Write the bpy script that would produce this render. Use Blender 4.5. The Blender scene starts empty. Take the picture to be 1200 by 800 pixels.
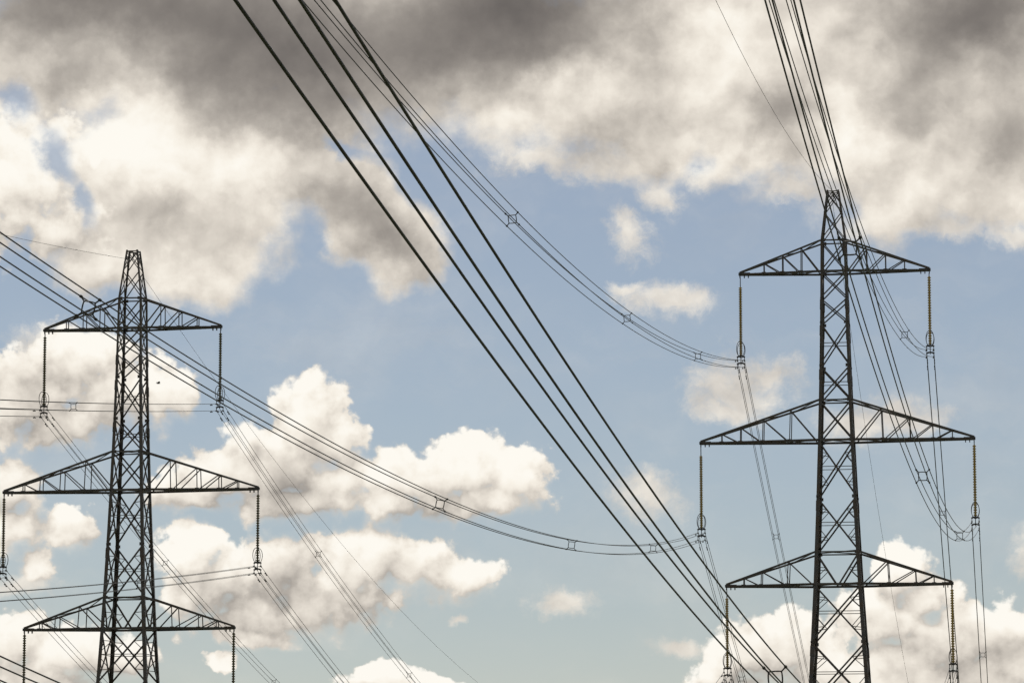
import bpy, math, random
from mathutils import Vector, Matrix
random.seed(7)
R = math.radians
sc = bpy.context.scene
C = sc.collection

# ------------------------------------------------------------------ camera, sky, sun, exposure
cam = bpy.data.cameras.new('camera')
co = bpy.data.objects.new('camera', cam)
C.objects.link(co)
right, up, fwd = Vector((0.989954, 0.1413892, -0.0004645)), Vector((0.0189993, -0.1297691, 0.9913622)), Vector((-0.1401076, 0.9814118, 0.1311517))
m3 = Matrix((right, up, -fwd)).transposed()
co.matrix_world = m3.to_4x4()
cam.sensor_width = 36.0
cam.lens = 129.712
cam.clip_start = 0.1
cam.clip_end = 30000
sc.camera = co

SUN_AZ, SUN_EL = -18.0, 50.0
STRENGTH = 0.1
world = bpy.data.worlds.new('World')
sc.world = world
world.use_nodes = True
nt = world.node_tree
for n in list(nt.nodes):
    nt.nodes.remove(n)


class G:
    """small helper for wiring node trees"""
    def __init__(s, tree):
        s.t = tree

    def put(s, sock, v):
        if isinstance(v, bpy.types.NodeSocket):
            s.t.links.new(v, sock)
        elif v is not None:
            sock.default_value = v

    def n(s, kind, **kw):
        nd = s.t.nodes.new(kind)
        for k, v in kw.items():
            setattr(nd, k, v)
        return nd

    def m(s, op, a, b=None, c=None, clamp=False):
        nd = s.n('ShaderNodeMath', operation=op, use_clamp=clamp)
        s.put(nd.inputs[0], a)
        if b is not None: s.put(nd.inputs[1], b)
        if c is not None: s.put(nd.inputs[2], c)
        return nd.outputs[0]

    def v(s, op, a, b=None, out=0):
        nd = s.n('ShaderNodeVectorMath', operation=op)
        s.put(nd.inputs[0], a)
        if b is not None:
            if op == 'SCALE': s.put(nd.inputs[3], b)
            else: s.put(nd.inputs[1], b)
        return nd.outputs[out]

    def noise(s, vec, scale, detail=6, rough=.55, lac=2.0, typ='FBM', color=False, dist=0.0):
        nd = s.n('ShaderNodeTexNoise', noise_dimensions='3D', noise_type=typ, normalize=True)
        s.put(nd.inputs['Vector'], vec)
        nd.inputs['Scale'].default_value = scale
        nd.inputs['Detail'].default_value = detail
        nd.inputs['Roughness'].default_value = rough
        nd.inputs['Lacunarity'].default_value = lac
        nd.inputs['Distortion'].default_value = dist
        return nd.outputs['Color' if color else 'Fac']

    def smooth(s, x, lo, hi, a=0.0, b=1.0):
        nd = s.n('ShaderNodeMapRange', interpolation_type='SMOOTHSTEP')
        s.put(nd.inputs[0], x)
        for i, q in enumerate((lo, hi, a, b)):
            nd.inputs[i + 1].default_value = q
        return nd.outputs[0]

    def blob(s, x, y, u, v, a, b, rot, after=None):
        """distance from an elliptical cloud cell, in units of its own radius; the running value rides
        in the unused third coordinate so that the cells are worked out one after another"""
        c = s.n('ShaderNodeCombineXYZ')
        s.put(c.inputs[0], x); s.put(c.inputs[1], y); s.put(c.inputs[2], after)
        if abs(rot) < 1e-4:
            nd = s.n('ShaderNodeVectorMath', operation='MULTIPLY_ADD')
            s.put(nd.inputs[0], c.outputs[0])
            nd.inputs[1].default_value = (1 / a, 1 / b, 1e-5)
            nd.inputs[2].default_value = (-u / a, -v / b, 0)
        else:
            nd = s.n('ShaderNodeMapping', vector_type='TEXTURE')
            s.put(nd.inputs[0], c.outputs[0])
            nd.inputs['Location'].default_value = (u, v, 0)
            nd.inputs['Rotation'].default_value = (0, 0, rot)
            nd.inputs['Scale'].default_value = (a, b, 1e5)
        return s.v('LENGTH', nd.outputs[0], out=1)


# Cloud cells by bearing and elevation, in degrees: (bearing, elevation, half width, half height, turn)
CUMULUS = [
    (-15.873, 9.9, 1.126, 1.126, -0.524),
    (-15.202, 9.258, 0.795, 0.596, 0.0),
    (-14.838, 7.093, 0.928, 0.636, 0.0),
    (-15.749, 6.554, 0.928, 0.729, 0.0),
    (-14.37, 6.639, 1.06, 0.689, 0.0),
    (-13.511, 6.582, 0.464, 0.464, 0.0),
    (-15.284, 6.167, 1.193, 0.398, 0.0),
    (-11.24, 6.137, 0.636, 0.875, 0.0),
    (-10.986, 5.94, 0.53, 0.663, 0.0),
    (-11.714, 5.606, 0.994, 0.663, 0.0),
    (-12.507, 5.403, 0.928, 0.504, 0.0),
    (-13.098, 5.135, 0.663, 0.292, 0.0),
    (-10.784, 5.346, 0.795, 0.53, 0.0),
    (-11.445, 5.079, 1.723, 0.398, 0.0),
    (-9.788, 5.415, 0.729, 0.557, 0.0),
    (-8.924, 5.549, 0.795, 0.53, 0.0),
    (-8.126, 5.417, 0.663, 0.504, 0.0),
    (-8.658, 5.086, 1.193, 0.345, 0.0),
    (-10.119, 5.018, 0.795, 0.331, 0.0),
    (-15.857, 5.175, 0.464, 0.596, 0.0),
    (-15.781, 4.586, 0.464, 0.464, 0.0),
    (-14.997, 4.567, 0.464, 0.371, 0.0),
    (-15.446, 4.065, 0.331, 0.239, 0.0),
    (-13.088, 4.213, 0.504, 0.557, 0.0),
    (-12.688, 3.689, 0.795, 0.663, 0.0),
    (-11.702, 4.023, 0.795, 0.663, 0.0),
    (-11.302, 3.497, 0.928, 0.596, 0.0),
    (-12.223, 3.297, 1.06, 0.53, 0.0),
    (-10.38, 4.093, 0.795, 0.663, 0.0),
    (-9.717, 4.028, 0.729, 0.53, 0.0),
    (-8.988, 3.897, 0.636, 0.371, 0.0),
    (-10.774, 3.565, 0.928, 0.53, 0.0),
    (-12.089, 2.969, 0.663, 0.239, 0.0),
    (-15.75, 2.756, 0.729, 0.596, 0.0),
    (-14.902, 2.63, 0.795, 0.477, 0.0),
    (-15.482, 2.236, 1.193, 0.53, 0.0),
    (-14.054, 2.634, 0.53, 0.331, 0.0),
    (-12.677, 2.573, 0.239, 0.172, 0.0),
    (-10.107, 2.25, 0.663, 0.292, 0.0),
    (-9.447, 2.185, 0.53, 0.212, 0.0),
    (-10.372, 2.381, 0.331, 0.159, 0.0),
    (-2.051, 3.964, 0.504, 0.504, 0.0),
    (-1.794, 3.582, 0.557, 0.398, 0.0),
    (-2.322, 3.284, 0.795, 0.504, 0.0),
    (-1.412, 2.924, 1.193, 0.689, 0.0),
    (-0.63, 2.945, 0.795, 0.596, 0.0),
    (-0.379, 2.487, 1.06, 0.795, 0.0),
    (-2.074, 2.366, 1.458, 0.795, 0.0),
    (-1.163, 2.231, 1.325, 0.663, 0.0),
    (-4.431, 2.638, 0.729, 0.596, 0.0),
    (-3.903, 2.833, 0.596, 0.504, 0.0),
    (-4.828, 2.377, 0.663, 0.331, 0.0),
    (-3.381, 2.503, 0.663, 0.53, 0.0),
]
DECK = [
    (-8.123, 12.032, 2.518, 1.458, 0.0),
    (-9.744, 12.292, 2.518, 1.59, 0.0),
    (-12.173, 12.53, 3.048, 1.723, 0.0),
    (-14.583, 12.223, 2.518, 1.193, 0.0),
    (-6.774, 11.633, 1.988, 1.458, 0.0),
    (-5.158, 11.489, 1.855, 1.458, 0.0),
    (-5.97, 10.573, 0.795, 0.663, 0.0),
    (-3.278, 11.463, 2.12, 1.855, 0.0),
    (-1.413, 11.163, 2.12, 1.988, 0.0),
    (-0.194, 12.439, 1.59, 1.59, 0.0),
    (-2.461, 12.497, 1.855, 1.458, 0.0),
    (-4.88, 12.538, 1.988, 1.325, 0.0),
    (-0.226, 10.741, 1.59, 1.458, 0.0),
    (-4.359, 10.557, 0.795, 0.596, 0.0),
    (-1.967, 9.73, 0.795, 0.663, 0.0),
    (-0.64, 9.834, 1.193, 0.663, 0.0),
    (-13.622, 10.273, 1.59, 1.458, 0.0),
    (-12.68, 9.496, 1.193, 1.193, 0.0),
    (-13.071, 8.699, 1.259, 0.795, 0.0),
    (-14.146, 9.606, 1.193, 0.795, 0.0),
    (-11.886, 10.429, 0.795, 0.53, 0.0),
    (-14.401, 8.812, 0.795, 0.53, 0.0),
    (-12.828, 10.943, 1.855, 0.928, 0.0),
    (-15.373, 11.681, 1.325, 0.729, 0.0),
    (-11.488, 10.96, 1.458, 0.663, 0.0),
    (-11.011, 9.909, 1.126, 0.769, -0.524),
    (-10.27, 9.319, 1.193, 0.822, -0.611),
    (-9.8, 8.858, 0.729, 0.557, 0.0),
    (-11.615, 10.102, 0.928, 0.557, 0.0),
    (-10.645, 9.118, 0.729, 0.477, -0.611),
]
WISP = [
    (-0.14, 4.182, 0.345, 0.53, 0.0),
    (-6.219, 9.186, 0.557, 0.398, -0.873),
    (-5.716, 8.19, 0.928, 0.345, -0.087),
    (-6.317, 8.392, 0.398, 0.186, 0.0),
    (-4.593, 6.793, 0.994, 0.663, -0.175),
    (-4.126, 6.987, 0.663, 0.398, 0.0),
    (-4.795, 6.464, 0.663, 0.318, 0.0),
    (-7.398, 3.501, 0.689, 0.292, -0.087),
    (-7.332, 3.566, 0.398, 0.186, 0.0),
    (-6.066, 5.122, 0.716, 0.477, -0.436),
    (-5.934, 5.015, 0.345, 0.265, -0.524),
    (-2.017, 6.305, 0.861, 0.371, 0.0),
    (-2.678, 6.181, 0.795, 0.398, 0.0),
    (-15.766, 3.67, 0.795, 0.265, 0.0),
    (-15.305, 7.481, 0.795, 0.331, 0.0),
    (-5.484, 2.838, 0.53, 0.186, 0.0),
    (-7.72, 10.316, 0.928, 0.331, -0.175),
    (-6.779, 10.247, 0.795, 0.371, 0.0),
    (-5.773, 9.845, 0.53, 0.371, -0.873),
    (-4.9, 10.101, 0.53, 0.292, 0.0),
    (-3.698, 9.823, 0.663, 0.292, 0.0),
    (-2.505, 9.278, 0.795, 0.318, 0.0),
    (-1.312, 9.191, 0.795, 0.265, 0.0),
    (-0.257, 9.103, 0.53, 0.265, 0.0),
    (-8.987, 3.172, 0.159, 0.106, 0.0),
]
# clear rifts through the deck
RIFTS = [
    (-15.922, 11.17, 0.451, 0.318, -0.698),
    (-15.244, 10.242, 0.795, 0.292, -1.012),
    (-14.836, 9.62, 0.451, 0.225, -1.012),
    (-10.786, 10.518, 0.477, 0.146, -0.436),
]
# where the cloud is thin and sunlit (+) or thick and in its own shade (-)
THICKNESS = [
    (-3.276, 11.594, 5.566, 2.518, 0.0, -0.08),
    (-0.723, 12.585, 2.65, 1.193, 0.0, -0.16),
    (-11.765, 12.01, 5.566, 1.458, 0.0, -0.1),
    (-7.852, 12.756, 3.18, 1.855, 0.0, -0.56),
    (-8.663, 12.559, 1.988, 1.458, 0.0, -0.14),
    (-13.519, 12.769, 5.036, 1.59, 0.0, -0.5),
    (-15.79, 12.714, 2.518, 0.928, 0.0, -0.16),
    (-10.955, 11.69, 3.18, 1.59, 0.0, -0.36),
    (-12.565, 11.342, 1.855, 0.795, -0.262, -0.18),
    (-11.018, 10.965, 1.458, 0.795, -0.175, -0.14),
    (-1.529, 12.214, 1.988, 1.325, 0.0, -0.26),
    (-0.322, 12.703, 1.723, 0.928, 0.0, -0.32),
    (-0.089, 10.999, 1.325, 1.723, 0.0, -0.2),
    (-3.753, 10.944, 1.06, 1.06, -0.524, -0.26),
    (-1.814, 11.041, 1.193, 1.06, 0.0, -0.1),
    (-6.238, 10.839, 1.855, 0.663, 0.0, -0.1),
    (-13.88, 9.544, 1.06, 0.795, 0.0, -0.12),
    (-10.405, 9.451, 1.59, 0.994, -0.611, -0.32),
    (-9.934, 9.056, 1.06, 0.596, -0.524, -0.14),
    (-11.213, 10.039, 0.928, 0.464, 0.0, -0.08),
    (-15.237, 11.488, 0.928, 0.464, 0.0, -0.12),
    (-12.81, 9.164, 1.193, 0.53, 0.0, -0.07),
    (-15.283, 6.101, 1.59, 0.596, 0.0, -0.16),
    (-15.557, 6.82, 0.928, 0.596, 0.0, -0.12),
    (-11.644, 5.078, 1.855, 0.53, 0.0, -0.15),
    (-11.714, 5.54, 0.663, 0.53, 0.0, -0.13),
    (-8.657, 4.954, 1.723, 0.371, 0.0, -0.1),
    (-12.898, 4.939, 0.928, 0.292, 0.0, -0.1),
    (-11.83, 3.561, 1.325, 0.53, 0.0, -0.16),
    (-10.773, 3.433, 1.193, 0.477, 0.0, -0.1),
    (-11.504, 4.089, 0.53, 0.53, 0.0, -0.12),
    (-9.98, 3.5, 1.193, 0.292, 0.0, -0.08),
    (-12.751, 3.426, 0.53, 0.53, 0.0, -0.08),
    (-14.962, 2.303, 1.59, 0.53, 0.0, -0.14),
    (-1.411, 3.016, 1.59, 0.477, 0.0, -0.12),
    (-1.161, 2.361, 1.988, 0.583, 0.0, -0.12),
    (-4.04, 2.309, 1.325, 0.53, 0.0, -0.1),
    (-15.851, 4.847, 0.663, 0.398, 0.0, -0.1),
    (-14.026, 10.595, 1.458, 1.06, -0.524, 0.22),
    (-12.82, 10.153, 1.59, 0.795, 0.0, 0.2),
    (-15.809, 10.033, 1.193, 1.126, 0.0, 0.22),
    (-13.068, 8.435, 1.325, 0.53, 0.0, 0.16),
    (-8.123, 10.713, 1.193, 0.53, 0.0, 0.1),
    (-4.615, 12.009, 1.59, 1.458, 0.0, 0.22),
    (-2.886, 10.667, 0.928, 1.325, 0.0, 0.26),
    (-2.602, 11.976, 0.795, 1.06, 0.0, 0.1),
    (-7.044, 11.371, 1.59, 0.795, 0.0, 0.1),
    (-4.764, 10.298, 1.193, 0.53, 0.0, 0.12),
    (-11.522, 6.599, 0.729, 0.596, 0.0, 0.14),
    (-8.658, 5.814, 1.458, 0.398, 0.0, 0.16),
    (-2.048, 4.135, 0.729, 0.464, 0.0, 0.2),
    (-14.909, 7.421, 0.795, 0.53, 0.0, 0.12),
    (-13.713, 6.844, 0.663, 0.53, 0.0, 0.14),
    (-0.492, 3.401, 0.795, 0.53, 0.0, 0.1),
    (-12.892, 4.28, 0.795, 0.398, 0.0, 0.12),
    (-10.249, 4.423, 0.928, 0.398, 0.0, 0.12),
]


def cell_field(name, cells, soft):
    gt = bpy.data.node_groups.new(name, 'ShaderNodeTree')
    gt.interface.new_socket('p', in_out='INPUT', socket_type='NodeSocketVector')
    gt.interface.new_socket('f', in_out='OUTPUT', socket_type='NodeSocketFloat')
    g = G(gt)
    i = g.n('NodeGroupInput'); o = g.n('NodeGroupOutput')
    acc = None
    x = g.n('ShaderNodeSeparateXYZ'); g.put(x.inputs[0], i.outputs[0])
    for c in cells:
        d = g.blob(x.outputs[0], x.outputs[1], *c, after=acc)
        acc = d if acc is None else g.m('SMOOTH_MIN', acc, d, soft)
    g.put(o.inputs[0], g.m('SUBTRACT', 1.0, acc))
    return gt


g = G(nt)
tc = g.n('ShaderNodeTexCoord')
sep = g.n('ShaderNodeSeparateXYZ'); g.put(sep.inputs[0], tc.outputs['Generated'])
az = g.m('MULTIPLY', g.m('ARCTAN2', sep.outputs[0], sep.outputs[1]), 180 / math.pi)
el = g.m('MULTIPLY', g.m('ARCSINE', sep.outputs[2]), 180 / math.pi)
cmb = g.n('ShaderNodeCombineXYZ'); g.put(cmb.inputs[0], az); g.put(cmb.inputs[1], el)
P = cmb.outputs[0]

gC = cell_field('cumulus_cells', CUMULUS, .22)
gD = cell_field('deck_cells', DECK, .35)
gR = cell_field('rift_cells', RIFTS, .1)
gW = cell_field('wisp_cells', WISP, .15)


def use(gt, p):
    nd = g.n('ShaderNodeGroup'); nd.node_tree = gt
    g.put(nd.inputs[0], p)
    return nd.outputs[0]


def warp(p, scale, amp, detail, rough):
    c = g.noise(p, scale, detail, rough, color=True)
    d = g.v('SCALE', g.v('SUBTRACT', c, (.5, .5, .5)), amp)
    mz = g.v('MULTIPLY', d, (1, 1, 0))
    return g.v('ADD', p, mz)


def puffs(p, scale, detail, rough):
    nd = g.n('ShaderNodeTexVoronoi', voronoi_dimensions='2D', feature='F1', normalize=True)
    g.put(nd.inputs['Vector'], p)
    nd.inputs['Scale'].default_value = scale
    nd.inputs['Detail'].default_value = detail
    nd.inputs['Roughness'].default_value = rough
    return nd.outputs['Distance']


def cumulus(q, r, p):
    f = use(gC, q)
    f = g.m('ADD', f, g.m('MULTIPLY', g.m('SUBTRACT', .32, puffs(r, 2.1, 2, .5)), .95))
    return g.m('ADD', f, g.m('MULTIPLY', g.m('SUBTRACT', g.noise(p, 3.0, 8, .62), .5), .70))


def deck(q, p):
    return g.m('ADD', use(gD, q), g.m('MULTIPLY', g.m('SUBTRACT', g.noise(p, 1.3, 8, .6), .5), .75))


TOWARD = (-0.12, 0.28, 0)
shared = g.v('MULTIPLY', g.v('SUBTRACT', g.noise(P, 1.0, 6, .6, color=True), (.5, .5, .5)), (1, 1, 0))


def drift(amp):
    return g.v('ADD', P, g.v('SCALE', shared, amp))


def sunward(p):
    return g.v('ADD', p, TOWARD)


qc, rc, qd = warp(P, .9, .75, 5, .55), warp(P, 2.2, .25, 3, .5), warp(P, .55, 1.7, 7, .58)
P2 = sunward(P)
fc = cumulus(qc, rc, P)
fc2 = cumulus(sunward(qc), sunward(rc), P2)
fd = deck(qd, P)
fd2 = deck(sunward(qd), P2)
fw = g.m('ADD', use(gW, drift(.8)), g.m('MULTIPLY', g.m('SUBTRACT', g.noise(drift(.5), 2.4, 9, .70), .5), 1.7))

# broken cumulus over the rest of the sky, away from the part looked at
far_u = g.m('ABSOLUTE', g.m('SUBTRACT', az, -7.8))
out = g.m('MAXIMUM', g.smooth(far_u, 8.6, 11.0), g.smooth(el, 15.0, 18.0))
bg = g.smooth(g.noise(P, .13, 9, .58), .47, .58)
bg = g.m('MULTIPLY', bg, out)
# thin high veil
ST = g.n('ShaderNodeMapping'); g.put(ST.inputs[0], drift(1.2)); ST.inputs['Scale'].default_value = (.5, 1.1, 1); ST.inputs['Rotation'].default_value = (0, 0, .35)
veil = g.smooth(g.noise(ST.outputs[0], .55, 8, .6), .40, .80, 0.0, 0.2)
bg = g.m('MAXIMUM', bg, veil)

fall = g.m('MAXIMUM', g.m('MULTIPLY', g.m('SUBTRACT', fc2, fc), 1.0), 0.0)     # larger on the undersides, which fray
aC = g.smooth(g.m('DIVIDE', g.m('SUBTRACT', fc, -0.15), g.m('ADD', 0.07 - -0.15, g.m('MULTIPLY', fall, 1.7))), 0.0, 1.0)
aD = g.smooth(fd, -0.16, 0.34)
aW = g.m('MULTIPLY', g.smooth(fw, -.10, .85), .88)
alpha = g.m('SUBTRACT', 1.0, g.m('MULTIPLY', g.m('MULTIPLY', g.m('SUBTRACT', 1.0, aC), g.m('SUBTRACT', 1.0, aD)),
                                 g.m('MULTIPLY', g.m('SUBTRACT', 1.0, aW), g.m('SUBTRACT', 1.0, bg))))

alpha = g.m('MULTIPLY', alpha, g.smooth(g.m('ADD', use(gR, drift(1.0)), g.m('MULTIPLY', g.m('SUBTRACT', g.noise(P, 2.0, 7, .6), .5), .8)), -.1, .8, 1.0, .20))

# how much sunlight comes through: thin sunward rims bright, deep cloud grey
relC = g.m('MAXIMUM', g.m('SUBTRACT', fc, fc2), -.35)
relD = g.m('SUBTRACT', fd, fd2)
Q = drift(1.2)
t = 0.72
Qx = g.n('ShaderNodeSeparateXYZ'); g.put(Qx.inputs[0], Q)
for (u, v, a, b, rot, w) in THICKNESS:
    d = g.blob(Qx.outputs[0], Qx.outputs[1], u, v, a, b, rot, after=t)
    k = g.smooth(d, 0.0, 1.0, w, 0.0)
    t = g.m('ADD', t, k)
rimC = g.m('MULTIPLY', aC, g.smooth(fc, .15, 1.1, 1.0, .35))
t = g.m('ADD', t, g.m('MULTIPLY', g.m('MULTIPLY', relC, rimC), 0.56))
t = g.m('ADD', t, g.m('MULTIPLY', g.m('MULTIPLY', relD, g.m('MULTIPLY', aD, g.smooth(fd, .1, .9, 1.0, .3))), 0.26))
t = g.m('ADD', t, g.m('MULTIPLY', g.m('MULTIPLY', g.m('SUBTRACT', g.noise(P, .8, 7, .58), .5), 0.36), g.smooth(t, .15, .6, .35, 1.0)))
W2 = drift(.4)
lump = g.m('SUBTRACT', g.noise(W2, .85, 5, .54), g.noise(g.v('ADD', W2, (-0.12 * .9, 0.28 * .9, 0)), .85, 5, .54))
t = g.m('ADD', t, g.m('MULTIPLY', g.m('MULTIPLY', lump, 0.7), g.smooth(t, .15, .65, .25, 1.0)))
ramp = g.n('ShaderNodeValToRGB')
g.put(ramp.inputs[0], t)
cr = ramp.color_ramp
cr.interpolation = 'B_SPLINE'
stops = [(0.0,(.115,.105,.10)),(.25,(.25,.225,.205)),(.5,(.50,.46,.41)),(.70,(.76,.70,.62)),(.86,(.95,.89,.79)),(1.0,(1.0,.97,.90))]
while len(cr.elements) < len(stops):
    cr.elements.new(.5)
for e, (pos, col) in zip(cr.elements, stops):
    e.position = pos
    e.color = (*[c for c in col], 1)
cloud = g.v('SCALE', ramp.outputs[0], 1 / STRENGTH)

sky = g.n('ShaderNodeTexSky', sky_type='NISHITA', sun_disc=False)
sky.sun_elevation = R(SUN_EL)
sky.sun_rotation = R(SUN_AZ)
sky.altitude = 60
sky.air_density = 1.0
sky.dust_density = 0.05
sky.ozone_density = 3.0
hs = g.n('ShaderNodeHueSaturation')
hs.inputs['Saturation'].default_value = 0.68
hs.inputs['Value'].default_value = 0.585
g.put(hs.inputs['Color'], sky.outputs[0])
tint = g.v('MULTIPLY', hs.outputs[0], (1.01,.995,1.015))
mix = g.n('ShaderNodeMix', data_type='RGBA')
g.put(mix.inputs[0], alpha)
g.put(mix.inputs[6], tint)
g.put(mix.inputs[7], cloud)
bgn = g.n('ShaderNodeBackground')
g.put(bgn.inputs[0], mix.outputs[2])
bgn.inputs[1].default_value = STRENGTH
wo = g.n('ShaderNodeOutputWorld')
g.put(wo.inputs[0], bgn.outputs[0])
world.cycles.sampling_method = 'MANUAL'
world.cycles.sample_map_resolution = 512

sun = bpy.data.lights.new('sun', 'SUN')
sun.energy = 3.0
sun.angle = R(.53)
sun.color = (1, .94, .85)
so = bpy.data.objects.new('sun', sun)
C.objects.link(so)
to_sun = Vector((math.sin(R(SUN_AZ)) * math.cos(R(SUN_EL)), math.cos(R(SUN_AZ)) * math.cos(R(SUN_EL)), math.sin(R(SUN_EL))))
so.rotation_euler = to_sun.to_track_quat('Z', 'Y').to_euler()
so.location = (0, 0, 300)

sc.cycles.max_bounces = 4
sc.cycles.use_adaptive_sampling = True
sc.cycles.adaptive_threshold = .02
sc.cycles.adaptive_min_samples = 14

vs = sc.view_settings
vs.view_transform = 'Standard'
vs.look = 'None'
vs.exposure = 0.0
vs.gamma = 1.0
vs.use_curve_mapping = False


# ------------------------------------------------------------------ materials
def material(name, base, rough=.6, metal=0.0, var=.0, scale=3.0, second=None, translucent=0.0):
    m = bpy.data.materials.new(name)
    m.use_nodes = True
    t = m.node_tree
    q = G(t)
    b = t.nodes['Principled BSDF']
    b.inputs['Roughness'].default_value = rough
    b.inputs['Metallic'].default_value = metal
    if second:
        tcn = q.n('ShaderNodeTexCoord')
        f = q.noise(tcn.outputs['Object'], scale, 6, .6)
        f = q.smooth(f, .42, .66)
        mx = q.n('ShaderNodeMix', data_type='RGBA')
        q.put(mx.inputs[0], f)
        mx.inputs[6].default_value = (*base, 1)
        mx.inputs[7].default_value = (*second, 1)
        q.put(b.inputs['Base Color'], mx.outputs[2])
        r = q.m('ADD', q.m('MULTIPLY', f, .2), rough - .1)
        q.put(b.inputs['Roughness'], r)
    else:
        b.inputs['Base Color'].default_value = (*base, 1)
    if translucent:
        tr = q.n('ShaderNodeBsdfTranslucent')
        tr.inputs[0].default_value = (base[0] * 1.6, base[1] * 1.6, base[2] * 1.3, 1)
        ms = q.n('ShaderNodeMixShader')
        ms.inputs[0].default_value = translucent
        q.put(ms.inputs[1], b.outputs[0])
        q.put(ms.inputs[2], tr.outputs[0])
        q.put(t.nodes['Material Output'].inputs[0], ms.outputs[0])
    return m


STEEL = material('weathered_steel', (.058, .054, .049), .50, .3, second=(.085, .062, .043), scale=1.7)
DARK = material('dark_iron', (.035, .033, .030), .6, .2, second=(.05, .045, .04), scale=6)
WIRE = material('aluminium_wire', (.022, .021, .020), .6, .2, second=(.036, .034, .031), scale=2)
GLASS = material('brown_insulator_glaze', (.40,.33,.15), .28, 0, second=(.25,.19,.08), scale=5, translucent=.5)

SHADED_GLAZE = material('shaded_insulator_glaze', (.17, .155, .085), .35, 0, second=(.11, .10, .065), scale=5, translucent=.35)  # same glaze as the brown strings, with dimmer light put into its colour


def ground_material():
    m = bpy.data.materials.new('grass_field')
    m.use_nodes = True
    t = m.node_tree; q = G(t); b = t.nodes['Principled BSDF']
    tcn = q.n('ShaderNodeTexCoord')
    a = q.noise(tcn.outputs['Object'], .02, 8, .6)
    c = q.noise(tcn.outputs['Object'], 2.5, 8, .7)
    rp = q.n('ShaderNodeValToRGB')
    q.put(rp.inputs[0], q.m('ADD', q.m('MULTIPLY', a, .6), q.m('MULTIPLY', c, .4)))
    rp.color_ramp.elements[0].color = (.035, .055, .018, 1); rp.color_ramp.elements[0].position = .35
    rp.color_ramp.elements[1].color = (.11, .12, .045, 1); rp.color_ramp.elements[1].position = .65
    q.put(b.inputs['Base Color'], rp.outputs[0])
    b.inputs['Roughness'].default_value = .95
    bm = q.n('ShaderNodeBump'); bm.inputs['Strength'].default_value = .6; bm.inputs['Distance'].default_value = .08
    q.put(bm.inputs['Height'], c); q.put(b.inputs['Normal'], bm.outputs[0])
    return m


# ------------------------------------------------------------------ mesh helpers
def perp(d):
    d = d.normalized()
    a = Vector((0, 0, 1)) if abs(d.z) < .9 else Vector((1, 0, 0))
    u = d.cross(a).normalized()
    return u, u.cross(d).normalized()


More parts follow.
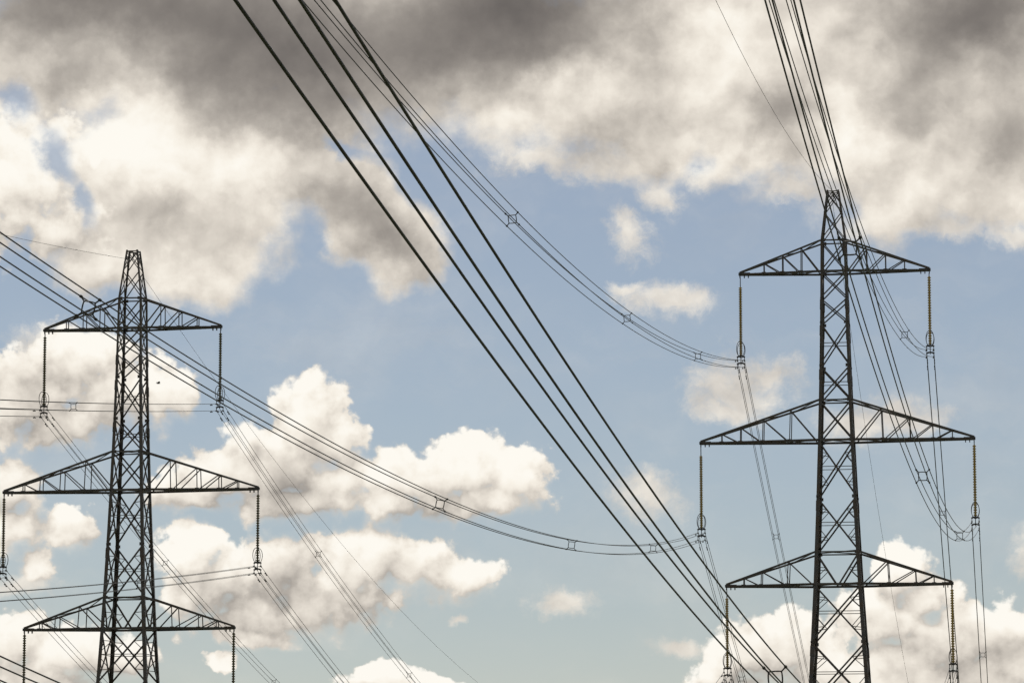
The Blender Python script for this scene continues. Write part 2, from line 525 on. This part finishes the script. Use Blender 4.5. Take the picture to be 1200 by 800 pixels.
class MB:
    def __init__(s):
        s.v, s.f, s.sm = [], [], []

    def prism(s, p, q, prof, u, w, smooth=False):
        """sweep a closed profile [(a, b)...] from p to q, a along u and b along w"""
        n = len(prof); i0 = len(s.v)
        for c in (p, q):
            for a, b in prof:
                s.v.append(c + u * a + w * b)
        for i in range(n):
            j = (i + 1) % n
            s.f.append((i0 + i, i0 + j, i0 + n + j, i0 + n + i)); s.sm.append(smooth)
        s.f.append(tuple(i0 + i for i in reversed(range(n)))); s.sm.append(False)
        s.f.append(tuple(i0 + n + i for i in range(n))); s.sm.append(False)

    def angle(s, p, q, w, inward, t=.018, side=None):
        """rolled L-section: one flange lies square to 'inward', the other runs along it"""
        p, q = Vector(p), Vector(q)
        d = (q - p).normalized()
        n = Vector(inward); n = (n - d * n.dot(d)).normalized()
        u = d.cross(n) if side is None else Vector(side)
        u = (u - d * u.dot(d)).normalized()
        prof = [(-w / 2, 0), (w / 2, 0), (w / 2, t), (-w / 2 + t, t), (-w / 2 + t, w), (-w / 2, w)]
        s.prism(p, q, prof, u, n)

    def leg(s, p, q, w, sx, sy, t=.026):
        p, q = Vector(p), Vector(q)
        u, v = Vector((-sx, 0, 0)), Vector((0, -sy, 0))
        prof = [(0, 0), (w, 0), (w, t), (t, t), (t, w), (0, w)]
        s.prism(p, q, prof, u, v)

    def bar(s, p, q, a, b, u=None):
        p, q = Vector(p), Vector(q)
        if u is None: u, w = perp(q - p)
        else:
            d = (q - p).normalized(); u = Vector(u); u = (u - d * u.dot(d)).normalized(); w = d.cross(u)
        s.prism(p, q, [(-a / 2, -b / 2), (a / 2, -b / 2), (a / 2, b / 2), (-a / 2, b / 2)], u, w)

    def rod(s, p, q, r, n=8):
        p, q = Vector(p), Vector(q)
        u, w = perp(q - p)
        s.prism(p, q, [(r * math.cos(2 * math.pi * i / n), r * math.sin(2 * math.pi * i / n)) for i in range(n)], u, w, True)

    def tube(s, pts, r, n=6, closed=False):
        pts = [Vector(p) for p in pts]; N = len(pts); i0 = len(s.v)
        u = None
        for k, p in enumerate(pts):
            if closed: d = pts[(k + 1) % N] - pts[k - 1]
            else: d = pts[min(k + 1, N - 1)] - pts[max(k - 1, 0)]
            d.normalize()
            if u is None: u, _ = perp(d)
            u = (u - d * u.dot(d)).normalized(); w = d.cross(u)
            for i in range(n):
                a = 2 * math.pi * i / n
                s.v.append(p + u * (r * math.cos(a)) + w * (r * math.sin(a)))
        for k in range(N if closed else N - 1):
            k2 = (k + 1) % N
            for i in range(n):
                j = (i + 1) % n
                s.f.append((i0 + k * n + i, i0 + k * n + j, i0 + k2 * n + j, i0 + k2 * n + i)); s.sm.append(True)
        if not closed:
            s.f.append(tuple(i0 + i for i in reversed(range(n)))); s.sm.append(False)
            s.f.append(tuple(i0 + (N - 1) * n + i for i in range(n))); s.sm.append(False)

    def lathe(s, prof, n=14, at=(0, 0, 0)):
        at = Vector(at); i0 = len(s.v)
        for r, z in prof:
            for i in range(n):
                a = 2 * math.pi * i / n
                s.v.append(at + Vector((r * math.cos(a), r * math.sin(a), z)))
        for k in range(len(prof) - 1):
            for i in range(n):
                j = (i + 1) % n
                s.f.append((i0 + k * n + i, i0 + k * n + j, i0 + (k + 1) * n + j, i0 + (k + 1) * n + i)); s.sm.append(True)
        s.f.append(tuple(i0 + i for i in reversed(range(n)))); s.sm.append(False)
        s.f.append(tuple(i0 + (len(prof) - 1) * n + i for i in range(n))); s.sm.append(False)

    def mesh(s, name, mat):
        me = bpy.data.meshes.new(name)
        me.from_pydata([tuple(v) for v in s.v], [], s.f)
        me.polygons.foreach_set('use_smooth', s.sm)
        me.materials.append(mat)
        me.update()
        return me

    def build(s, name, mat, parent=None):
        return link(name, s.mesh(name, mat), parent)


def link(name, me, parent=None):
    o = bpy.data.objects.new(name, me)
    C.objects.link(o)
    if parent is not None: o.parent = parent
    return o


def thing(name, label, cat, loc=(0, 0, 0), group=None):
    o = bpy.data.objects.new(name, None)
    C.objects.link(o)
    o.empty_display_size = .5
    o.location = loc
    tag(o, label, cat, group)
    return o


def tag(o, label, cat, group=None):
    o['label'] = label
    o['category'] = cat
    if group: o['group'] = group


def copy_tree(o, parent=None):
    c = o.copy()
    C.objects.link(c)
    if parent is not None: c.parent = parent
    for ch in list(o.children):
        copy_tree(ch, c)
    return c


# ------------------------------------------------------------------ ground
def sstep(x, a, b):
    t = min(1, max(0, (x - a) / (b - a)))
    return t * t * (3 - 2 * t)


def ground_z(x, y):
    z = -1.7 - 4.6 * sstep(y, 6, 70) + 2.55 * sstep(y, 180, 262)   # the viewer stands on a rise, the towers on a crest
    z -= 2.5 * sstep(-x, 20, 66) * sstep(y, 60, 250)
    z -= 95 * sstep(y, 282, 640)                             # beyond the towers the land drops away
    z -= 6 * sstep(-y, 10, 260)
    z += .25 * math.sin(x * .031 + 1.3) * math.sin(y * .027) * sstep(abs(y) + abs(x), 30, 120)
    return z


def axis_steps():
    a, s = [0.0], 4.0
    while a[-1] < 12000:
        a.append(a[-1] + s)
        if a[-1] > 120: s *= 1.18
        if a[-1] < 700: s = min(s, 18)
    return [-q for q in reversed(a[1:])] + a


def build_ground():
    ax = axis_steps(); n = len(ax)
    vs_ = [(x, y, ground_z(x, y)) for y in ax for x in ax]
    fs = [(j * n + i, j * n + i + 1, (j + 1) * n + i + 1, (j + 1) * n + i) for j in range(n - 1) for i in range(n - 1)]
    me = bpy.data.meshes.new('ground')
    me.from_pydata(vs_, [], fs)
    me.polygons.foreach_set('use_smooth', [True] * len(fs))
    me.materials.append(ground_material())
    o = link('ground', me)
    o['kind'] = 'structure'


build_ground()

# ------------------------------------------------------------------ lattice towers
# heights are measured from the tips of the longest crossarms
BASE = -32.0
PROFILE = [(BASE, 3.25), (-17.7, 2.15), (-10.55, 1.74), (-8.2, 1.60), (-4.2, 1.46), (0.0, 1.30), (2.9, 1.19),
           (8.7, 1.04), (12.5, .96), (14.8, .93), (16.95, .665), (18.62, .46)]


def half(z):
    for (a, ha), (b, hb) in zip(PROFILE, PROFILE[1:]):
        if a <= z <= b:
            return ha + (hb - ha) * (z - a) / (b - a)
    return PROFILE[-1][1]


def corner(sx, sy, z):
    h = half(z)
    return Vector((sx * h, sy * h, z))


FACES = [((-1, -1), (1, -1)), ((1, -1), (1, 1)), ((1, 1), (-1, 1)), ((-1, 1), (-1, -1))]


def inward_of(a, b):
    return Vector((-(a[0] + b[0]) / 2, -(a[1] + b[1]) / 2, 0))


def leg_width(z):
    return .27 if z < -4 else .235 if z < 5.5 else .20 if z < 10.5 else .17 if z < 14.8 else .13


def build_leg(root, sx, sy):
    cuts = [BASE, -17.7, -10.55, -4.45, 0.0, 5.2, 8.45, 10.4, 14.8, 18.62]
    mb = MB()
    for a, b in zip(cuts, cuts[1:]):
        mb.leg(corner(sx, sy, a), corner(sx, sy, b), leg_width((a + b) / 2), sx, sy)
    o = mb.build('leg', STEEL, root)
    for z in (-15.0, -4.45, 5.2 if sx < 0 else 4.9, 8.45 if sx < 0 else 8.1, 10.4):
        sp = MB()
        w = leg_width(z - .1) + .05
        p, q = corner(sx, sy, z - .75), corner(sx, sy, z)
        off = Vector((sx * .024, sy * .024, 0))
        sp.leg(p + off, q + off, w, sx, sy, .021)
        sp.build('splice_plate', STEEL, o)
    return o


def lattice(root):
    mb = MB()
    X = [(16.95, 18.5, .06), (14.8, 16.95, .068), (12.5, 14.8, .085), (10.5, 12.5, .09), (8.7, 10.5, .09), (5.5, 8.7, .095), (2.95, 5.5, .10),
         (0.0, 2.95, .105), (-4.15, 0.0, .11), (-8.15, -4.15, .11), (-14.75, -10.55, .115), (-19.4, -14.75, .12), (-25.2, -19.4, .14), (BASE + .3, -25.2, .15)]
    thin = .052
    for a, b in FACES:
        n = inward_of(a, b)
        side = Vector((b[0] - a[0], b[1] - a[1], 0)).normalized()

        def P(s, z, d=0.0):
            c = corner(*(a if s < 0 else b), z)
            return c + n * d
        for z0, z1, w in X:
            mb.angle(P(-1, z0, .03), P(1, z1, .03), w, n)
            mb.angle(P(1, z0, .03 + w * .2), P(-1, z1, .03 + w * .2), w, n)
            if z1 - z0 > 2.5 and z1 > -30:
                # redundant members: a light horizontal through the crossing, struts to the legs
                h0, h1 = half(z0), half(z1)
                k = h0 / (h0 + h1)
                zm = z0 + (z1 - z0) * k
                if z0 not in (0.0,):
                    mb.angle(P(-1, zm, .09), P(1, zm, .09), thin, n)
                if z1 < .1:
                    for s in (-1, 1):
                        for zz, zl in ((z0 + (zm - z0) * .5, z0 + (zm - z0) * .95), (z1 - (z1 - zm) * .5, z1 - (z1 - zm) * .95)):
                            # midpoint of the half diagonal that starts at this leg
                            zc = z0 if zz < zm else z1
                            mid = P(s, zc, .08).lerp((P(-1, zm, .08) + P(1, zm, .08)) / 2, .5)
                            mb.angle(mid, P(s, zl, .08), thin, n)
                            mb.angle(mid, P(s, zc + (zl - zc) * .48, .08), thin, n)
        # V panel of the lower crossarms
        bot = (P(-1, -10.55, .03) + P(1, -10.55, .03)) / 2
        for s in (-1, 1):
            mb.angle(bot + side * (s * .12), P(s, -8.2, .03), .12, n)
            q = P(s, -8.2, .07).lerp(bot, .5)
            mb.angle(q, P(s, -10.3, .07), thin, n)
            mb.angle(q, P(s, -9.3, .07), thin, n)
        for z, w in ((18.52, .07), (14.8, .10), (12.5, .15), (2.95, .10), (0.0, .16), (-8.2, .10), (-10.55, .16)):
            mb.angle(P(-1, z, .01), P(1, z, .01), w, n)
        # gusset plates at the panel points
        for z in (12.5, 14.8, 2.95, 0.0, -8.2, -10.55, 8.7, 5.5, -4.15, -14.75):
            for s in (-1, 1):
                c = P(s, z, .055)
                mb.bar(c + side * (-s * .02), c + side * (-s * .34), .24, .012, u=(0, 0, 1))
    # plan bracing at the crossarm levels
    for z in (12.5, 0.0, -10.55, 2.95, -8.2):
        mb.angle(corner(-1, -1, z), corner(1, 1, z), .07, (0, 0, 1))
        mb.angle(corner(1, -1, z) + Vector((0, 0, .06)), corner(-1, 1, z) + Vector((0, 0, .06)), .07, (0, 0, 1))
    # small bracing and clamp plate under the earth wire
    for sy in (-1, 1):
        c = Vector((0, sy * half(18.2), 18.52))
        for sx in (-1, 1):
            mb.angle(c, corner(sx, sy, 17.6), .06, (0, -sy, 0))
    mb.bar((0, -.46, 18.45), (0, .46, 18.45), .09, .07)
    mb.bar((0, 0, 18.43), (0, 0, 18.1), .05, .10)
    return mb.build('lattice_bracing', STEEL, root)


ARMS = [('top', 12.5, 14.8, 6.97, (.24, .47, .70), .155), ('middle', 0.0, 2.95, 10.0, (.24, .47, .66, .82), .175), ('low', -10.55, -8.2, 8.22, (.30, .60, .80), .17)]


def crossarm(root, lev, zb, zt, W, cuts, w, s, longest):
    mb = MB()
    tipz = zb + .05
    B, T = {}, {}
    for sy in (-1, 1):
        b0 = Vector((s * (half(zb) + .01), sy * half(zb), zb)); b1 = Vector((s * W, sy * .13, tipz - .05))
        t0 = Vector((s * (half(zt) + .01), sy * half(zt), zt)); t1 = Vector((s * (W + .02), sy * .12, tipz + .10))
        B[sy], T[sy] = (b0, b1), (t0, t1)
        mb.angle(b0, b1, w, (0, -sy, 0), t=.02, side=(0, 0, 1))
        mb.bar(b0 + Vector((0, 0, -.02)), b1 + Vector((0, 0, -.02)), .11, .02, u=(0, 1, 0))
        mb.angle(t0, t1, w * .82, (0, -sy, 0), t=.02, side=(0, 0, 1))
        pt = [0.0] + list(cuts)
        n = Vector((0, -sy, 0))
        for i, c in enumerate(cuts):
            mb.angle(b0.lerp(b1, c) + n * .03, t0.lerp(t1, c) + n * .03, .065, n)
            mb.angle(b0.lerp(b1, pt[i] + .015) + n * .05, t0.lerp(t1, c) + n * .05, .085 if i == 0 else .07, n)
    full = [0.0] + list(cuts) + [.93]
    for i, (c, d) in enumerate(zip(full, full[1:])):
        a = 1 if i % 2 else -1
        mb.angle(B[a][0].lerp(B[a][1], c), B[-a][0].lerp(B[-a][1], d), .065, (0, 0, 1))
        mb.angle(B[-1][0].lerp(B[-1][1], d), B[1][0].lerp(B[1][1], d), .065, (0, 0, 1))
        if i < 3:
            mb.angle(T[a][0].lerp(T[a][1], c), T[-a][0].lerp(T[-a][1], d), .055, (0, 0, -1))
    # gussets where the verticals meet the bottom chord
    for sy in (-1, 1):
        for c in cuts:
            q = B[sy][0].lerp(B[sy][1], c)
            mb.bar(q + Vector((-.16, 0, .02)), q + Vector((.16, 0, .02)), .2, .014, u=(0, 0, 1))
    o = mb.build('crossarm', STEEL, root)
    if longest: o['label'] = 'longest crossarm, halfway up'
    tb = MB()
    x = s * W
    tb.bar((x - s * .75, 0, tipz - .01), (x + s * .10, 0, tipz - .01), .30, .20, u=(0, 1, 0))
    for k in (.0, .32, .62):
        tb.bar((x - s * k, 0, tipz - .1), (x - s * k, 0, tipz - .30), .07, .16, u=(1, 0, 0))
    tb.build('hanger_bracket', DARK, o)
    return o


def build_tower(label):
    root = thing('transmission_tower', label, 'pylon', group='lattice power line pylons')
    for sx in (-1, 1):
        for sy in (-1, 1):
            build_leg(root, sx, sy)
    lattice(root)
    for lev, zb, zt, W, cuts, w in ARMS:
        for s in (-1, 1):
            crossarm(root, lev, zb, zt, W, cuts, w, s, lev == 'middle')
    return root


T = {1: (Vector((-14.475, 269.923, 28.236)), -0.00187, -0.00269), 2: (Vector((-68.722, 274.628, 25.726)), -0.01317, -0.00053)}
tower = build_tower('dark steel lattice pylon right of the four thick wires, its peak crossed by conductors')
tower2 = copy_tree(tower)
tower2['label'] = 'dark steel lattice pylon with bare unwired peak, a small bird flying beside it'
for o, k in ((tower, 1), (tower2, 2)):
    loc, yaw, tilt = T[k]
    # tower coordinates are centred on the middle crossarms: tilt is the slight lean of the mast
    o.matrix_world = Matrix.Translation(loc) @ Matrix.Rotation(yaw, 4, 'Z') @ Matrix.Rotation(tilt, 4, 'Y')

# ------------------------------------------------------------------ insulator strings
def insulator(label, top, length, link_len, spacing, yaw, glaze):
    root = thing('insulator_string', label, 'insulator', top, 'insulator strings hanging from the crossarms')
    root.rotation_euler = (0, 0, yaw)
    L = length
    h = MB()
    h.rod((0, 0, .02), (0, 0, -link_len), .032)
    h.bar((0, 0, -.02), (0, 0, -.16), .10, .05)
    h.bar((0, 0, -link_len + .14), (0, 0, -link_len - .02), .09, .06)
    h.build('hanger_link', DARK, root)
    zend = -(L - .62)
    d = MB()
    n = max(10, round((-link_len - zend) / spacing))
    pitch = (-link_len - zend) / n
    for i in range(n):
        z = -link_len - i * pitch
        d.lathe([(.055, z), (.075, z - pitch * .18), (.125, z - pitch * .42), (.138, z - pitch * .55), (.132, z - pitch * .68), (.085, z - pitch * .80), (.055, z - pitch * 1.02)], 12)
    d.build('disc_stack', glaze, root)
    for sy in (-1, 1):
        r = MB()
        pts = []
        for k in range(20):
            a = 2 * math.pi * k / 20
            x, zz = .29 * math.sin(a), .58 * math.cos(a)
            pts.append(Vector((x, sy * (.36 + .10 * math.cos(a)), zend + .42 + zz)))
        r.tube(pts, .024, 6, closed=True)
        r.bar((0, 0, zend - .1), (0, sy * .27, zend - .14), .05, .03)
        r.build('arcing_ring', DARK, root)
    s = .259
    y = MB()
    y.rod((0, 0, zend + .05), (0, 0, -(L + .10)), .03)
    for zc in (-(L - s) + .24, -(L + s) + .24):
        arc = [Vector((.30 * t, 0, zc + .10 * (1 - t * t) - .03)) for t in (-1, -.6, -.2, .2, .6, 1)]
        for a, b in zip(arc, arc[1:]):
            y.bar(a, b, .05, .12, u=(0, 1, 0))
    y.build('yoke', DARK, root)
    for sx in (-1, 1):
        for sz in (-1, 1):
            c = MB()
            z = -L + sz * s
            c.bar((sx * s, 0, z + .24), (sx * s, 0, z), .035, .05)
            c.tube([(sx * s, -.24, z - .05), (sx * s, -.12, z - .01), (sx * s, 0, z + .01), (sx * s, .12, z - .01), (sx * s, .24, z - .05)], .05, 6)
            c.build('suspension_clamp', DARK, root)
    return root


# (tower, crossarm, side): attachment of the conductors, length of the string, length of its top link, disc spacing, label
STRINGS = [
    (1, 'top', -1, (-21.46, 269.936, 40.517), 6.425, 0.72, 0.13, 'amber brown insulator string hanging from left tip of top crossarm, right-hand pylon'),
    (1, 'top', 1, (-7.558, 269.91, 40.517), 5.89, 0.22, 0.185, 'amber brown insulator string hanging from right tip of top crossarm, right-hand pylon'),
    (1, 'middle', -1, (-24.475, 269.942, 28.036), 6.655, 0.72, 0.13, 'amber brown insulator string hanging from left tip of middle crossarm, right-hand pylon'),
    (1, 'middle', 1, (-4.475, 269.904, 28.036), 6.05, 0.22, 0.185, 'amber brown insulator string hanging from right tip of middle crossarm, right-hand pylon'),
    (1, 'low', -1, (-22.644, 269.938, 17.541), 6.36, 0.72, 0.13, 'amber brown insulator string hanging from left tip of low crossarm, right-hand pylon'),
    (1, 'low', 1, (-6.25, 269.908, 17.541), 6.16, 0.22, 0.185, 'amber brown insulator string hanging from right tip of low crossarm, right-hand pylon'),
    (2, 'top', -1, (-75.679, 274.72, 37.99), 6.15, 0.22, 0.185, 'shade-darkened olive grey insulator string hanging from left tip of top crossarm, left-hand pylon'),
    (2, 'top', 1, (-61.778, 274.537, 37.99), 5.94, 0.22, 0.185, 'shade-darkened olive grey insulator string hanging from right tip of top crossarm, left-hand pylon'),
    (2, 'middle', -1, (-78.721, 274.76, 25.526), 6.025, 0.22, 0.185, 'shade-darkened olive grey insulator string hanging from left tip of middle crossarm, left-hand pylon'),
    (2, 'middle', 1, (-58.723, 274.496, 25.526), 5.92, 0.22, 0.185, 'shade-darkened olive grey insulator string hanging from right tip of middle crossarm, left-hand pylon'),
    (2, 'low', -1, (-76.913, 274.736, 15.059), 6.025, 0.22, 0.185, 'shade-darkened olive grey insulator string hanging from left tip of low crossarm, left-hand pylon'),
    (2, 'low', 1, (-60.52, 274.52, 15.059), 5.92, 0.22, 0.185, 'shade-darkened olive grey insulator string hanging from right tip of low crossarm, left-hand pylon'),
]
for k, lev, s, top, L, ll, pitch, lab in STRINGS:
    insulator(lab, top, L, ll, pitch, T[k][1], GLASS if k == 1 else SHADED_GLAZE)

# ------------------------------------------------------------------ conductors
SUB = .259


def along(p0, b, c, s, sg, yaw):
    return Vector((p0[0] - math.sin(yaw) * s * sg, p0[1] + sg * s, p0[2] + b * s + c * 1e-4 * s * s))


def samples(end):
    out, s = [], 0.0
    while s < end:
        out.append(s)
        s += 1.0 if s < 8 else 2.5
    return out + [end]


def bundle(label, p0, b, c, sg, yaw, end, spacers, twist, clamps=True):
    root = thing('conductor_bundle', label, 'power line', p0, 'bundles of four power line conductors')
    p0 = Vector(p0)
    ss = samples(end)

    def frame(s):
        t = (along(p0, b, c, s + .5, sg, yaw) - along(p0, b, c, s - .5, sg, yaw)).normalized()
        if sg < 0: t = -t
        u = t.cross(Vector((0, 0, 1))).normalized()
        w = u.cross(t).normalized()
        a = twist * min(1, s / 110)
        return t, u * math.cos(a) + w * math.sin(a), w * math.cos(a) - u * math.sin(a)

    for ix in (-1, 1):
        for iz in (-1, 1):
            mb = MB()
            pts = []
            for s in ss:
                t, u, w = frame(s)
                pts.append(along(p0, b, c, s, sg, yaw) - p0 + (u * ix + w * iz) * SUB)
            mb.tube(pts, .0185, 6)
            o = mb.build('conductor', WIRE, root)
            # vibration damper slung under the wire close to the clamp
            t, u, w = frame(1.7)
            q = along(p0, b, c, 1.7, sg, yaw) - p0 + (u * ix + w * iz) * SUB
            d = MB()
            d.rod(q + w * .02, q - w * .09, .022)
            d.rod(q - w * .08 - t * .24, q - w * .08 + t * .24, .012)
            for e in (-1, 1):
                d.rod(q - w * .09 + t * e * .14, q - w * .09 + t * e * .29, .042)
            d.build('vibration_damper', DARK, o)
    for s in spacers:
        t, u, w = frame(s)
        q = along(p0, b, c, s, sg, yaw) - p0
        r = .165
        m = MB()
        ring = []
        for k in range(16):
            a = 2 * math.pi * k / 16
            # rounded square ring
            ca, sa = math.cos(a), math.sin(a)
            f = r / max(abs(ca), abs(sa)) * .80 + r * 1.12 * .20
            ring.append(q + u * ca * f + w * sa * f)
        m.tube(ring, .021, 6, closed=True)
        sp = m.build('spacer', DARK, root)
        for ix in (-1, 1):
            for iz in (-1, 1):
                a = MB()
                e = (u * ix + w * iz)
                a.bar(q + e * (r * .82), q + e * (SUB - .01), .034, .034)
                a.rod(q + e * SUB - t * .07, q + e * SUB + t * .07, .040)
                a.build('spacer_clamp', DARK, sp)
    return root


BUNDLES = [
    ('conductors curving with three spacers up behind the thick ones, from top-left insulator, right pylon', (-21.46, 269.936, 34.092), -0.12616, 4.3613, -1, 0.0, 380, [34.8, 76.2, 119.5, 178, 240, 300], 0.1),
    ("conductors climbing behind the right pylon's mast from its top-right insulator to frame top", (-7.558, 269.91, 34.627), -0.13195, 4.6285, -1, 0.0, 380, [53, 178, 240, 300], 0.0),
    ("conductors sagging across the sky and passing before the left pylon's topmost crossarm", (-24.475, 269.942, 21.381), -0.11435, 3.9562, -1, 0.0, 380, [34.4, 76.2, 119.6, 176.9, 240, 300], -0.2),
    ("conductors crossing the right pylon's peak, rising from its middle-right insulator to frame top", (-4.475, 269.904, 21.986), -0.11521, 4.0213, -1, 0.0, 380, [55.3, 123.3, 179.4, 240, 300], 0.0),
    ("conductors from right pylon's bottom-left insulator, returning into view at the bottom left corner", (-22.644, 269.938, 11.181), -0.16135, 6.3197, -1, 0.0, 380, [34, 76, 120, 178, 240, 300], 0.0),
    ('four thick dark conductors, the nearest, slanting across the middle of the sky', (-6.25, 269.908, 11.381), -0.12038, 4.2604, -1, 0.0, 380, [34, 76, 120, 181.8, 250, 310], 0.05),
    ("conductors dropping behind the right pylon's left arms from its top-left insulator", (-21.46, 269.936, 34.092), -0.29432, 2.0861, 1, 0.0, 300, [35, 78, 122], 0.0),
    ("conductors dropping almost vertically from the right pylon's top-right insulator", (-7.558, 269.91, 34.627), -0.33767, 2.1711, 1, 0.0, 300, [28.3, 77, 122], 0.0),
    ("short faint conductors dropping from the right pylon's middle-left insulator", (-24.475, 269.942, 21.381), -0.26494, 3.5253, 1, 0.0, 300, [35.7, 78, 122], 0.0),
    ("conductors dropping almost vertically from the right pylon's middle-right insulator, beside the frame edge", (-4.475, 269.904, 21.986), -0.35686, 2.9305, 1, 0.0, 300, [23.8, 77, 122], 0.0),
    ("conductor ends dropping away from the right pylon's bottom-left insulator at frame bottom", (-22.644, 269.938, 11.181), -0.2963, 3.4015, 1, 0.0, 300, [36, 78, 122], 0.0),
    ("conductor ends dropping away from the right pylon's bottom-right insulator at frame bottom", (-6.25, 269.908, 11.381), -0.2963, 3.4015, 1, 0.0, 300, [36, 78, 122], 0.0),
    ("short conductors leaving the frame's left edge from the left pylon's top-left insulator", (-75.679, 274.72, 31.84), -0.10868, 2.2196, -1, -0.01317, 380, [40, 82, 127, 190], 0.0),
    ("nearly level conductors crossing the left pylon's mast from its top-right insulator", (-61.778, 274.537, 32.05), -0.118, 1.5, -1, -0.01317, 380, [41.1, 85, 128, 190], 0.0),
    ("conductor stubs at the left frame edge, at the left pylon's middle-left insulator", (-78.721, 274.76, 19.501), -0.12009, 2.1766, -1, -0.01317, 380, [40, 82, 127, 190], 0.0),
    ('conductors rising rightwards behind the left pylon to its middle-right insulator', (-58.723, 274.496, 19.606), -0.1027, 1.5, -1, -0.01317, 380, [35, 82, 127, 190], 0.0),
    ("conductors slanting down behind the left pylon's mast from its top-left insulator", (-75.679, 274.72, 31.84), -0.24496, 3.9733, 1, -0.01317, 300, [38.4, 82, 125], 0.0),
    ("thin conductors slanting down right from the left pylon's top-right insulator", (-61.778, 274.537, 32.05), -0.24579, 3.9377, 1, -0.01317, 300, [36.9, 80, 125], 0.0),
    ("conductors slanting down from the left pylon's middle-left insulator behind its bottom arm", (-78.721, 274.76, 19.501), -0.25903, 4.3273, 1, -0.01317, 300, [38, 82, 125], 0.0),
    ("thin conductors slanting down right from the left pylon's middle-right insulator", (-58.723, 274.496, 19.606), -0.23534, 4.5621, 1, -0.01317, 300, [38, 82, 125], 0.0),
]
for lab, p0, b, c, sg, yaw, end, spacers, twist in BUNDLES:
    bundle(lab, p0, b, c, sg, yaw, end, spacers, twist)

EARTH = [
    ("single thin wire reaching the right pylon's peak from the frame top", (-14.543, 269.923, 46.824), -0.12383, 4.2691, -1, 0.0, 380),
    ('single faint wire falling behind the right pylon from its peak to frame bottom', (-14.671, 269.923, 46.783), -0.2605, 3.574, 1, 0.0, 300),
    ("single thin wire reaching the left pylon's peak from the left frame edge", (-68.745, 274.628, 43.618), -0.11246, 2.6584, -1, -0.01317, 380),
    ("single thin wire slanting from the left pylon's peak to the bottom centre", (-68.842, 274.628, 43.616), -0.22642, 4.0746, 1, -0.01317, 300),
]
for lab, p0, b, c, sg, yaw, end in EARTH:
    mb = MB()
    mb.tube([along(p0, b, c, s, sg, yaw) - Vector(p0) for s in samples(end)], .0125, 6)
    o = mb.build('earth_wire', WIRE)
    o.location = p0
    tag(o, lab, 'power line', 'earth wires along the pylon peaks')


# ------------------------------------------------------------------ bird
def bird(loc, heading):
    root = thing('bird', 'tiny dark bird flying beside the lattice mast, against white cloud', 'bird', loc)
    b = MB()
    prof = [(.004, -.20), (.045, -.16), (.07, -.05), (.068, .04), (.045, .12), (.042, .16), (.036, .20), (.008, .26)]
    b.lathe(prof, 10)
    b.v = [Vector((v.z, v.x * .9, v.y)) for v in b.v]
    i0 = len(b.v)
    b.v += [Vector(q) for q in ((-.16, .03, 0), (-.16, -.03, 0), (-.36, -.09, .01), (-.36, .09, .01), (-.16, 0, -.02), (-.34, 0, -.012))]
    b.f += [(i0, i0 + 1, i0 + 2, i0 + 3), (i0 + 4, i0 + 5, i0 + 2, i0 + 1), (i0, i0 + 3, i0 + 5, i0 + 4)]; b.sm += [False] * 3
    mat = material('dark_feathers', (.03, .028, .026), .8, 0, second=(.05, .045, .04), scale=20)
    b.build('body', mat, root)
    for s in (-1, 1):
        w = MB()
        st = [(0.05, .10, 0.0), (.25, .13, .11), (.42, .10, .15), (.62, .03, .13)]
        for (y, ch, z) in st:
            sweep = -.25 * max(0, y - .25)
            for x, dz in ((ch + sweep, 0), (0 + sweep, .018), (-ch + sweep, -.004)):
                w.v.append(Vector((x + .03, s * y, z + dz + .02)))
        for i in range(3):
            for k in range(2):
                w.f.append((i * 3 + k, i * 3 + k + 1, i * 3 + k + 4, i * 3 + k + 3)); w.sm.append(True)
        o = w.build('wing', mat, root)
        md = o.modifiers.new('thickness', 'SOLIDIFY'); md.thickness = .012
    root.rotation_euler = (0, .0, heading)


bird((-101.15, 416.81, 51.58), 0.5)
